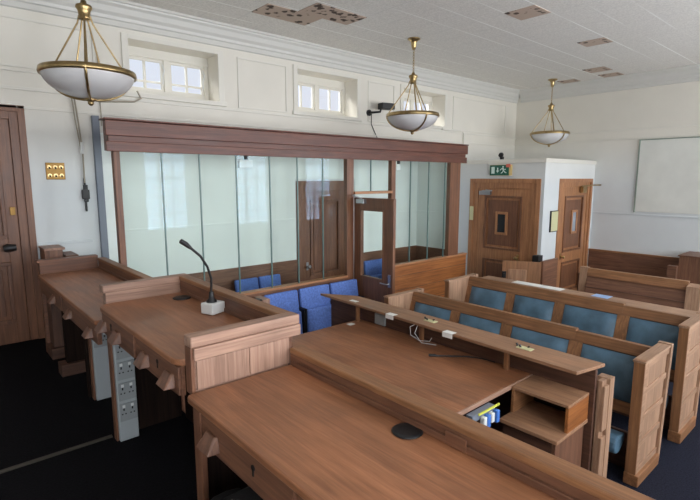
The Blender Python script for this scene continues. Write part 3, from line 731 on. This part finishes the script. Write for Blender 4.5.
# ------------------------------------------------------------------ public benches facing the judges
def bench():
    X0, Y0, Y1 = 3.745, 1.085, 3.62
    t = thing('court_bench', 'nearest oak bench with four blue cushions, right behind the table ledge', 'bench', (X0, Y0, 0), 'oak benches with blue cushions')
    H = .955
    def lean(z): return .44+.095*z                         # depth of the end panel at height z
    for ya, yb, out in ((Y0, Y0+.076, -1), (Y1, Y1+.068, 1)):
        e = MB()
        core0, core1 = (ya+.012, yb) if out < 0 else (ya, yb-.012)
        e.prism([(X0+.002, .004), (X0+lean(0), .004), (X0+lean(H), H-.012), (X0+.002, H-.012)], 'y', core0, core1)
        o = e.build('end_panel', wood('lit_oak', 'z'), t)
        f = MB(); fa, fb = (ya, core0) if out < 0 else (core1, yb)
        f.box(X0, X0+.06, fa, fb, .09, H-.002)
        for z in (.09, .30, .50, .70, H-.06):
            f.prism([(X0+.06, z), (X0+lean(z)-.002, z), (X0+lean(z+.045)-.002, z+.045), (X0+.06, z+.045)], 'y', fa, fb)
        f.build('end_frame', wood('lit_oak', 'x'), o, bevel=.003)
        bx(X0-.006, X0+.03, ya+.001, yb-.001, .09, H+.008).build('end_stile', wood('bench', 'z'), o)
        MB().prism([(X0-.012, H-.012), (X0+lean(H), H-.012), (X0+lean(H), H+.006), (X0-.012, H+.006)], 'y', ya-.006, yb+.006).build('end_cap', wood('lit_oak', 'x'), o)
        MB().box(X0-.014, X0+lean(0)+.01, ya-.022 if out < 0 else ya-.002, yb+.002 if out < 0 else yb+.022, .002, .09).build('plinth', wood('bench', 'x'), o, bevel=.006)
        MB().prism([(X0+lean(0)+.004, .004), (X0+lean(0)+.05, .004), (X0+lean(H)+.05, H+.012), (X0+lean(H)+.004, H+.012)], 'y', ya-.012, yb+.012).build('rear_post', wood('lit_oak', 'z'), o)
    # leaning back frame
    def bk(z): return 3.985+(z-.42)*.30                     # front face of the back at height z
    ya, yb = Y0+.076, Y1
    MB().prism([(bk(.40)+.012, .40), (bk(.94)+.012, .94), (bk(.94)+.035, .94), (bk(.40)+.035, .40)], 'y', ya, yb).build('back_board', wood('dark', 'y'), t)
    ys = [ya, 1.72, 2.33, 2.92, yb]                         # bays
    def rail(z0, z1, a, b, nm, tone='bench'):
        return MB().prism([(bk(z0), z0), (bk(z1), z1), (bk(z1)+.05, z1), (bk(z0)+.05, z0)], 'y', a, b).build(nm, wood(tone, 'y'), t)
    rail(.86, .945, ya, 1.755, 'top_rail'); rail(.86, .96, 1.755, yb, 'top_rail')
    rail(.42, .50, ya, yb, 'bottom_rail')
    st = []
    for y in (ya+.03, 1.74, 2.40, 3.00, yb-.03):
        w = .056 if ya+.1 < y < yb-.1 else .03
        MB().prism([(bk(.50), .50), (bk(.858), .858), (bk(.858)+.04, .858), (bk(.50)+.04, .50)], 'y', y-w, y+w).build('stile', wood('bench', 'z'), t)
        st.append((y-w, y+w))
    for a, b in zip(st, st[1:]):
        y0, y1 = a[1]+.004, b[0]-.004; z0, z1 = .505, .852
        c = MB(); ny, nz = 8, 6; vs = []; fs = []
        for i in range(ny+1):
            for j in range(nz+1):
                u, v = i/ny, j/nz
                bulge = .05*(1-(2*u-1)**4)**.5*(1-(2*v-1)**4)**.5
                z = z0+(z1-z0)*v; vs.append((bk(z)-bulge+.008, y0+(y1-y0)*u, z))
        for i in range(ny):
            for j in range(nz):
                k = i*(nz+1)+j; fs.append((k, k+1, k+nz+2, k+nz+1))
        c.add(vs, fs, True)
        c.build('back_cushion', M['teal'], t, bevel=0)
    for a, b in zip(st, st[1:]):
        s = MB(); y0, y1 = a[1]-.02, b[0]+.02
        pr = [(3.82, .29), (3.82, .345), (3.72, .36)]
        for k in range(7):
            an = math.pi/2+math.pi*k/6; pr.append((3.69+.065*math.cos(an), .295+.065*math.sin(an)))
        pr += [(3.73, .23)]
        s.prism(pr, 'y', y0, y1).build('seat_cushion', M['teal'], t, bevel=.01)
    bx(3.93, 3.96, ya, yb, .004, .30).build('front_board', wood('dark', 'y'), t)
    return t
b1 = bench()
b2 = copy_tree(b1); b2.location = (4.67, 1.06, 0); b2.scale = (1, .965, 1.075)
b2['label'] = 'second oak bench with four blue cushions and papers on the ledge behind it'
# writing ledge at the back of the second bench: local to that bench
ld = MB().box(.50, .78, .08, 2.5, .905, .925); ld.box(.56, .60, .1, 2.48, .4, .905)
me = ld.build('writing_ledge', wood('lit_oak', 'y'), org=(0, 0, 0)); me.parent = b2
paper('paper_sheets', 5.29, 5.43, 2.45, 3.05, .9955, 'long white sheets of paper on the ledge behind the second bench')
paper('blue_paper', 5.31, 5.45, 1.95, 2.12, .9955, 'small blue paper on the ledge behind the second bench', 'bluepaper')

# third bench: plain dark oak
t = thing('court_bench', 'plain dark oak bench without cushions, third row by the right wall', 'bench', (7.1, 2.3, 0))
MB().prism([(7.08, .40), (7.24, .93), (7.275, .93), (7.12, .40)], 'y', 1.70, 2.95).build('back_board', wood('pew', 'y'), t)
MB().prism([(7.19, .84), (7.22, .95), (7.29, .95), (7.26, .84)], 'y', 1.70, 2.95).build('top_rail', wood('bench', 'y'), t)
MB().prism([(7.155, .68), (7.158, .69), (7.18, .69), (7.18, .68)], 'y', 1.70, 2.95).build('board_joint', wood('dark', 'y'), t, bevel=0)
bx(6.70, 7.06, 1.70, 2.95, .40, .44).build('seat', wood('pew', 'y'), t)
MB().prism([(7.16, .004), (7.24, .004), (7.29, .96), (7.21, .96)], 'y', 2.95, 3.06).build('end_panel', wood('lit_oak', 'z'), t)
MB().prism([(6.72, .004), (7.10, .004), (7.08, .55), (6.72, .6)], 'y', 2.95, 3.02).build('arm_panel', wood('bench', 'z'), t)
MB().prism([(7.08, .004), (7.24, .004), (7.30, .92), (7.14, .90)], 'y', 1.54, 1.70).build('end_panel', wood('lit_oak', 'z'), t)

# wall bench and end block along the right wall
t = thing('wall_bench', 'long wooden bench back fixed along the right wall under the dado', 'bench', (9.6, 3.2, 0))
bx(9.79, 9.815, 2.40, 4.01, .3, .85).build('back_panel', wood('pew', 'y'), t)
bx(9.77, 9.825, 2.40, 4.01, .85, .88).build('top_rail', wood('bench', 'y'), t)
bx(9.36, 9.79, 2.40, 4.01, .40, .44).build('seat', wood('pew', 'y'), t)
bx(9.40, 9.43, 2.40, 4.01, .004, .40).build('front_board', wood('pew', 'y'), t)
t = thing('pew_block', 'boxed dark wooden pew end at the right edge by the wall', 'pew end', (9.4, 2.2, 0))
bx(9.20, 9.24, 1.4, 2.33, .004, .99).box(9.24, 9.82, 2.29, 2.33, .004, .99).build('panel', wood('pew', 'z'), t)
bx(9.18, 9.83, 1.4, 2.35, .99, 1.01).build('cap', wood('rail', 'y'), t)
bx(9.10, 9.20, 2.33, 2.46, .004, .83).build('arm', wood('pew', 'y'), t)

# gate by the lobby
t = thing('witness_gate', 'wooden pew gate standing half open in front of the exit door', 'gate', (7.0, 3.53, 0))
a, b = Vector((6.70, 4.03, 0)), Vector((6.99, 3.55, 0)); dv = (b-a).normalized(); nv = Vector((dv.y, -dv.x, 0))
if nv.x > 0: nv = -nv
L_ = (b-a).length
xf = lambda p: a+dv*p.x+nv*p.y+Vector((0, 0, p.z))
MB(xf).box(0, L_, 0, .03, .05, .985).build('gate_panel', wood('bench', 'z'), t)
MB(xf).box(.09, .36, .03, .042, .2, .86).build('raised_panel', wood('ledge', 'z'), t, bevel=.006)
MB(xf).box(.0, .06, .03, .04, .72, .82).tube([Vector((.035, .04, .78)), Vector((.035, .09, .78))], .014, 8).tube([Vector((.035, .085, .80)), Vector((.035, .085, .745))], .012, 8).build('latch', M['black'], t, bevel=0)
bx(7.0, 7.47, 3.52, 3.56, .004, 1.0).build('side_panel', wood('pew', 'x'), t)
bx(6.985, 7.03, 3.515, 3.565, .004, 1.0).build('corner_post', wood('rail', 'z'), t)
bx(6.99, 7.13, 3.60, 3.70, .004, 1.07).build('post', M['softblack'], t)

# ------------------------------------------------------------------ pendant lamps
def lamp(x, y, zr, label, first=None):
    if first:
        c = copy_tree(first); c.location = (x, y, ZC); c['label'] = label; return c
    t = thing('pendant_lamp', label, 'lamp', (x, y, ZC), 'brass and opal pendant lamps')
    R = .35; h = zr-ZC; o = (x, y, ZC)
    MB().lathe([(.0, 0), (.085, 0), (.085, -.012), (.05, -.03), (.038, -.05), (.034, -.10), (.02, -.14), (.0, -.145)], o, 24).build('canopy', M['brass'], t, bevel=0)
    ch = MB(); z = ZC-.14; k = 0
    while z > ZC-.44:
        pts = []
        for j in range(9):
            an = 2*math.pi*j/8; q = .011*math.cos(an); pts.append((x+(q if k % 2 else 0), y+(0 if k % 2 else q), z-.02+.022*math.sin(an)))
        ch.tube(pts, .0035, 5, False); z -= .034; k += 1
    ch.tube([(x+.012, y, ZC-.14), (x+.014, y, ZC-.3), (x+.01, y, ZC-.46)], .003, 5)
    ch.build('chain', M['brass'], t, bevel=0)
    hz = -.46
    MB().lathe([(.0, hz+.03), (.02, hz+.025), (.025, hz), (.058, hz-.01), (.062, hz-.03), (.048, hz-.05), (.04, hz-.10), (.05, hz-.115), (.0, hz-.12)], o, 24).build('hub', M['brass'], t, bevel=0)
    for k in range(3):
        an = math.radians(253)+2*math.pi*k/3; ca, sa = math.cos(an), math.sin(an)
        MB().tube([(x+.045*ca, y+.045*sa, ZC+hz-.08), (x+.065*ca, y+.065*sa, ZC+hz-.14), (x+(R-.02)*ca, y+(R-.02)*sa, zr+.03), (x+(R-.005)*ca, y+(R-.005)*sa, zr)], .007, 8).build('rod', M['brass'], t, bevel=0)
        MB().tube([(x+.02*ca, y+.02*sa, ZC+hz-.1), (x+.12*ca, y+.12*sa, zr-.02)], .007, 6).build('inner_rod', M['brass'], t, bevel=0)
    prof = [(R-.006, h+.01)]
    for k in range(13):
        a = math.pi/2*k/12; prof.append(((R-.006)*math.cos(a)+.0, h-.20*math.sin(a)))
    MB().lathe(prof, o, 48).build('glass_bowl', M['opal'], t, bevel=0)
    MB().lathe([(R-.012, h-.025), (R+.008, h-.025), (R+.012, h-.01), (R+.006, h+.02), (R-.01, h+.025), (R-.012, h-.025)], o, 48).build('rim', M['brass'], t, bevel=0)
    for k in range(3):
        an = math.radians(253)+2*math.pi*k/3; ca, sa = math.cos(an), math.sin(an)
        pts = [(x+(R+.002)*math.cos(a)*ca, y+(R+.002)*math.cos(a)*sa, zr-.207*math.sin(a)) for a in [math.pi/2*j/10 for j in range(11)]]
        MB().tube(pts, .011, 6).build('strap', M['brass'], t, bevel=0)
    MB().lathe([(.0, h-.195), (.045, h-.20), (.045, h-.212), (.02, h-.222), (.025, h-.235), (.012, h-.252), (.0, h-.256)], o, 20).build('finial', M['brass'], t, bevel=0)
    return t
l1 = lamp(1.125, 4.52, 3.095, 'brass pendant lamp with opal bowl, nearest, above the far judges\' desk')
lamp(5.14, 4.56, 3.1, 'brass pendant lamp with opal bowl, middle one above the dock door', l1)
lamp(9.15, 4.63, 3.12, 'brass pendant lamp with opal bowl, farthest, above the lobby', l1)

# ------------------------------------------------------------------ fittings on the walls
t = thing('switch_plate', 'square brass plate of six switches on the wall beside the left door', 'light switch', (1.05, YN, 2.32))
bx(.965, 1.135, YN-.012, YN, 2.235, 2.405).build('plate', M['brassplate'], t)
for i in range(3):
    for j in range(2):
        x = .997+.053*i; z = 2.277+.083*j
        sw = MB().tube([(x, YN-.012, z), (x, YN-.016, z)], .02, 14).build('switch_ring', M['brass'], t, bevel=0)
        MB().tube([(x, YN-.016, z), (x, YN-.034, z-.012)], [.007, .009], 8).build('switch_lever', M['black'], sw, bevel=0)

t = thing('pull_cord', 'hanging window cord ending in a black cleat on the back wall', 'cord', (1.31, YN, 2.0))
MB().tube([(1.255, YN-.04, 3.22), (1.28, YN-.03, 2.95), (1.31, YN-.03, 2.55), (1.305, YN-.03, 2.2)], .008, 6).tube([(1.235, YN-.04, 3.22), (1.262, YN-.03, 2.85), (1.30, YN-.03, 2.5)], .006, 6).build('cord', M['cord'], t, bevel=0)
bx(1.29, 1.32, YN-.04, YN-.02, 2.50, 2.62).build('toggle', M['white'], t, bevel=.005)
bx(1.298, 1.316, YN-.03, YN, 1.90, 2.25).box(1.272, 1.342, YN-.05, YN-.005, 2.03, 2.13).box(1.29, 1.33, YN-.045, YN-.005, 2.0, 2.18).build('cleat', M['black'], t, bevel=.006)

t = thing('window_rod', 'thin grey rod and arm on the back wall left of the first clerestory window', 'window rod', (1.5, YN, 2.79))
MB().tube([(1.52, YN-.02, 3.55), (1.515, YN-.02, 2.80)], .006, 6).build('rod', M['cord'], t, bevel=0)
MB().tube([(1.5, YN-.02, 3.05), (1.86, YN-.04, 3.08), (1.93, YN-.05, 3.12), (1.90, YN-.03, 3.20)], .01, 6).build('arm', M['cord'], t, bevel=0)
w = bx(1.418, 1.487, YN-.05, YN, .62, 2.90).build('cable_trunking', M['grey'], org=(1.45, YN, .62), bevel=.004); tag(w, 'tall dark grey trunking on the back wall left of the dock', 'trunking')

t = thing('wall_speaker', 'small black loudspeaker on a bracket high between two clerestory windows', 'speaker', (5.8, YN, 3.3))
MB(lambda p: Vector((5.645, YN-.2, 3.365))+Matrix.Rotation(math.radians(-12), 3, 'Z') @ Matrix.Rotation(math.radians(0), 3, 'X') @ p).box(-.12, .12, -.06, .08, -.045, .05).build('cabinet', M['black'], t, bevel=.01)
MB().tube([(5.45, YN, 3.27), (5.45, YN-.06, 3.27), (5.54, YN-.16, 3.28), (5.56, YN-.17, 3.37)], .018, 8).tube([(5.44, YN, 3.27), (5.44, YN-.02, 3.27)], .05, 12).build('bracket', M['black'], t, bevel=0)
MB().tube([(5.46, YN-.05, 3.25), (5.48, YN-.02, 3.1), (5.62, YN-.01, 2.9), (5.78, YN-.01, 2.78)], .006, 6).build('cable', M['black'], t, bevel=0)

w = MB().tube([(7.30, YN-.022, 3.17), (7.34, YN-.022, 3.13), (7.88, YN-.022, 3.13), (7.94, YN-.022, 3.10), (7.94, YN-.022, 2.78)], .016, 8).tube([(7.29, YN, 3.16), (7.29, YN-.05, 3.16)], .04, 10).build('conduit_pipe', M['trim'], org=(7.6, YN, 3.1), bevel=0)
tag(w, 'white conduit pipe on the back wall right of the middle lamp', 'pipe')

# exit sign on the lobby
t = thing('exit_sign', 'green emergency exit sign with a running figure above the exit door', 'sign', (LX, 4.84, 2.4))
bx(LX-.05, LX, 4.63, 5.05, 2.295, 2.485).build('housing', M['tan'], t)
bx(LX-.056, LX-.05, 4.665, 5.045, 2.30, 2.48).build('panel', M['green'], t, bevel=0)
sx = LX-.0585
sg = lambda: MB(lambda p: Vector((sx-p.y*.0025, 5.045-p.x, 2.30+p.z)))
# local u runs to the viewer's right
sg().box(.035, .10, 0, 1, .03, .15).build('doorway_mark', M['signwhite'], t, bevel=0)
sg().prism([(.150, .135), (.172, .135), (.172, .085), (.192, .085), (.161, .045), (.130, .085), (.150, .085)], 'y', 0, 1).build('arrow_mark', M['signwhite'], t, bevel=0)
rm = sg()
hc = [(.268+.015*math.cos(2*math.pi*k/12), .148+.015*math.sin(2*math.pi*k/12)) for k in range(12)]
rm.prism(hc, 'y', 0, 1)
for q in ([(.245, .13), (.275, .132), (.292, .08), (.268, .078)], [(.268, .085), (.288, .085), (.32, .058), (.34, .05), (.332, .037), (.305, .047)],
          [(.268, .085), (.285, .082), (.262, .045), (.232, .028), (.226, .042), (.252, .057)], [(.245, .13), (.255, .118), (.232, .102), (.218, .082), (.208, .09), (.222, .112)],
          [(.272, .13), (.282, .118), (.302, .11), (.325, .112), (.325, .099), (.298, .097)]):
    rm.prism(q, 'y', 0, 1)
rm.build('running_figure', M['signwhite'], t, bevel=0)
bx(LX-.06, LX-.05, 4.64, 4.72, 2.44, 2.495).build('red_tab', M['red'], t, bevel=0)

t = thing('security_camera', 'small dark camera on top of the white lobby above the exit sign', 'camera', (LX, 4.86, LZ))
bx(LX-.03, LX+.03, 4.82, 4.87, LZ+.01, LZ+.06).build('mount', M['black'], t)
MB().tube([(LX-.02, 4.85, LZ+.09), (LX-.07, 4.83, LZ+.08)], [.045, .04], 12).build('camera_body', M['black'], t, bevel=.005)

t = thing('framed_notice', 'small dark framed notice on the lobby wall left of the right hand door', 'notice', (8.26, LY, 1.5))
bx(8.12, 8.38, LY-.025, LY, 1.32, 1.69).build('frame', M['black'], t)
bx(8.135, 8.365, LY-.029, LY-.025, 1.335, 1.675).build('sheet', M['notice'], t, bevel=0)

t = thing('wall_board', 'large pale blank board on the right wall above the dado line', 'board', (XR, 2.3, 1.65))
bx(XR-.02, XR, 1.2, 3.255, 1.645, 2.92).build('surface', M['board'], t)
MB().box(XR-.03, XR-.001, 3.255, 3.275, 1.63, 2.935).box(XR-.03, XR-.001, 1.2, 3.255, 2.92, 2.935).build('frame', M['framegreen'], t, bevel=.002)

# ------------------------------------------------------------------ light
W = D.worlds.new('sky'); bpy.context.scene.world = W; W.use_nodes = True
nt = W.node_tree; bg = nt.nodes['Background']
tc = nt.nodes.new('ShaderNodeTexCoord'); sp = nt.nodes.new('ShaderNodeSeparateXYZ'); rp = nt.nodes.new('ShaderNodeValToRGB')
nt.links.new(tc.outputs['Generated'], sp.inputs[0]); nt.links.new(sp.outputs['Z'], rp.inputs['Fac']); nt.links.new(rp.outputs['Color'], bg.inputs['Color'])
rp.color_ramp.elements[0].position = .0; rp.color_ramp.elements[0].color = (.80, .74, .74, 1)
rp.color_ramp.elements[1].position = .35; rp.color_ramp.elements[1].color = (.78, .88, 1.0, 1)
bg.inputs['Strength'].default_value = 1.05

def area(name, loc, rot, sx, sy, power, col):
    l = D.lights.new(name, 'AREA'); l.shape = 'RECTANGLE'; l.size = sx; l.size_y = sy; l.energy = power; l.color = col
    o = D.objects.new(name, l); C.objects.link(o); o.location = loc; o.rotation_euler = rot; return o
PW = 168
for i, (x0, x1, z0, z1) in enumerate(SW):
    area('window_daylight', ((x0+x1)/2, YF-.28, (z0+z1)/2), (math.radians(90), 0, 0), x1-x0, z1-z0, PW, (.97, .98, 1.0))
for i, (x0, x1, z0, z1) in enumerate(NW):
    area('clerestory_daylight', ((x0+x1)/2, YN+1.3, z1+.75), (math.radians(-55), 0, 0), x1-x0, (.6), 90, (1.0, .97, .92))
# ------------------------------------------------------------------ camera
cam = D.cameras.new('camera'); co = D.objects.new('camera', cam); C.objects.link(co)
cam.sensor_width = 36; cam.lens = 485.4/700*36; cam.clip_start = .02
co.location = (0, 0, 2.25)
co.rotation_euler = (math.radians(90)-.14701, 0, -.72056)
sc = bpy.context.scene; sc.camera = co
sc.view_settings.view_transform = 'Standard'; sc.view_settings.exposure = 0
sc.cycles.max_bounces = 10; sc.cycles.diffuse_bounces = 6; sc.cycles.transparent_max_bounces = 16
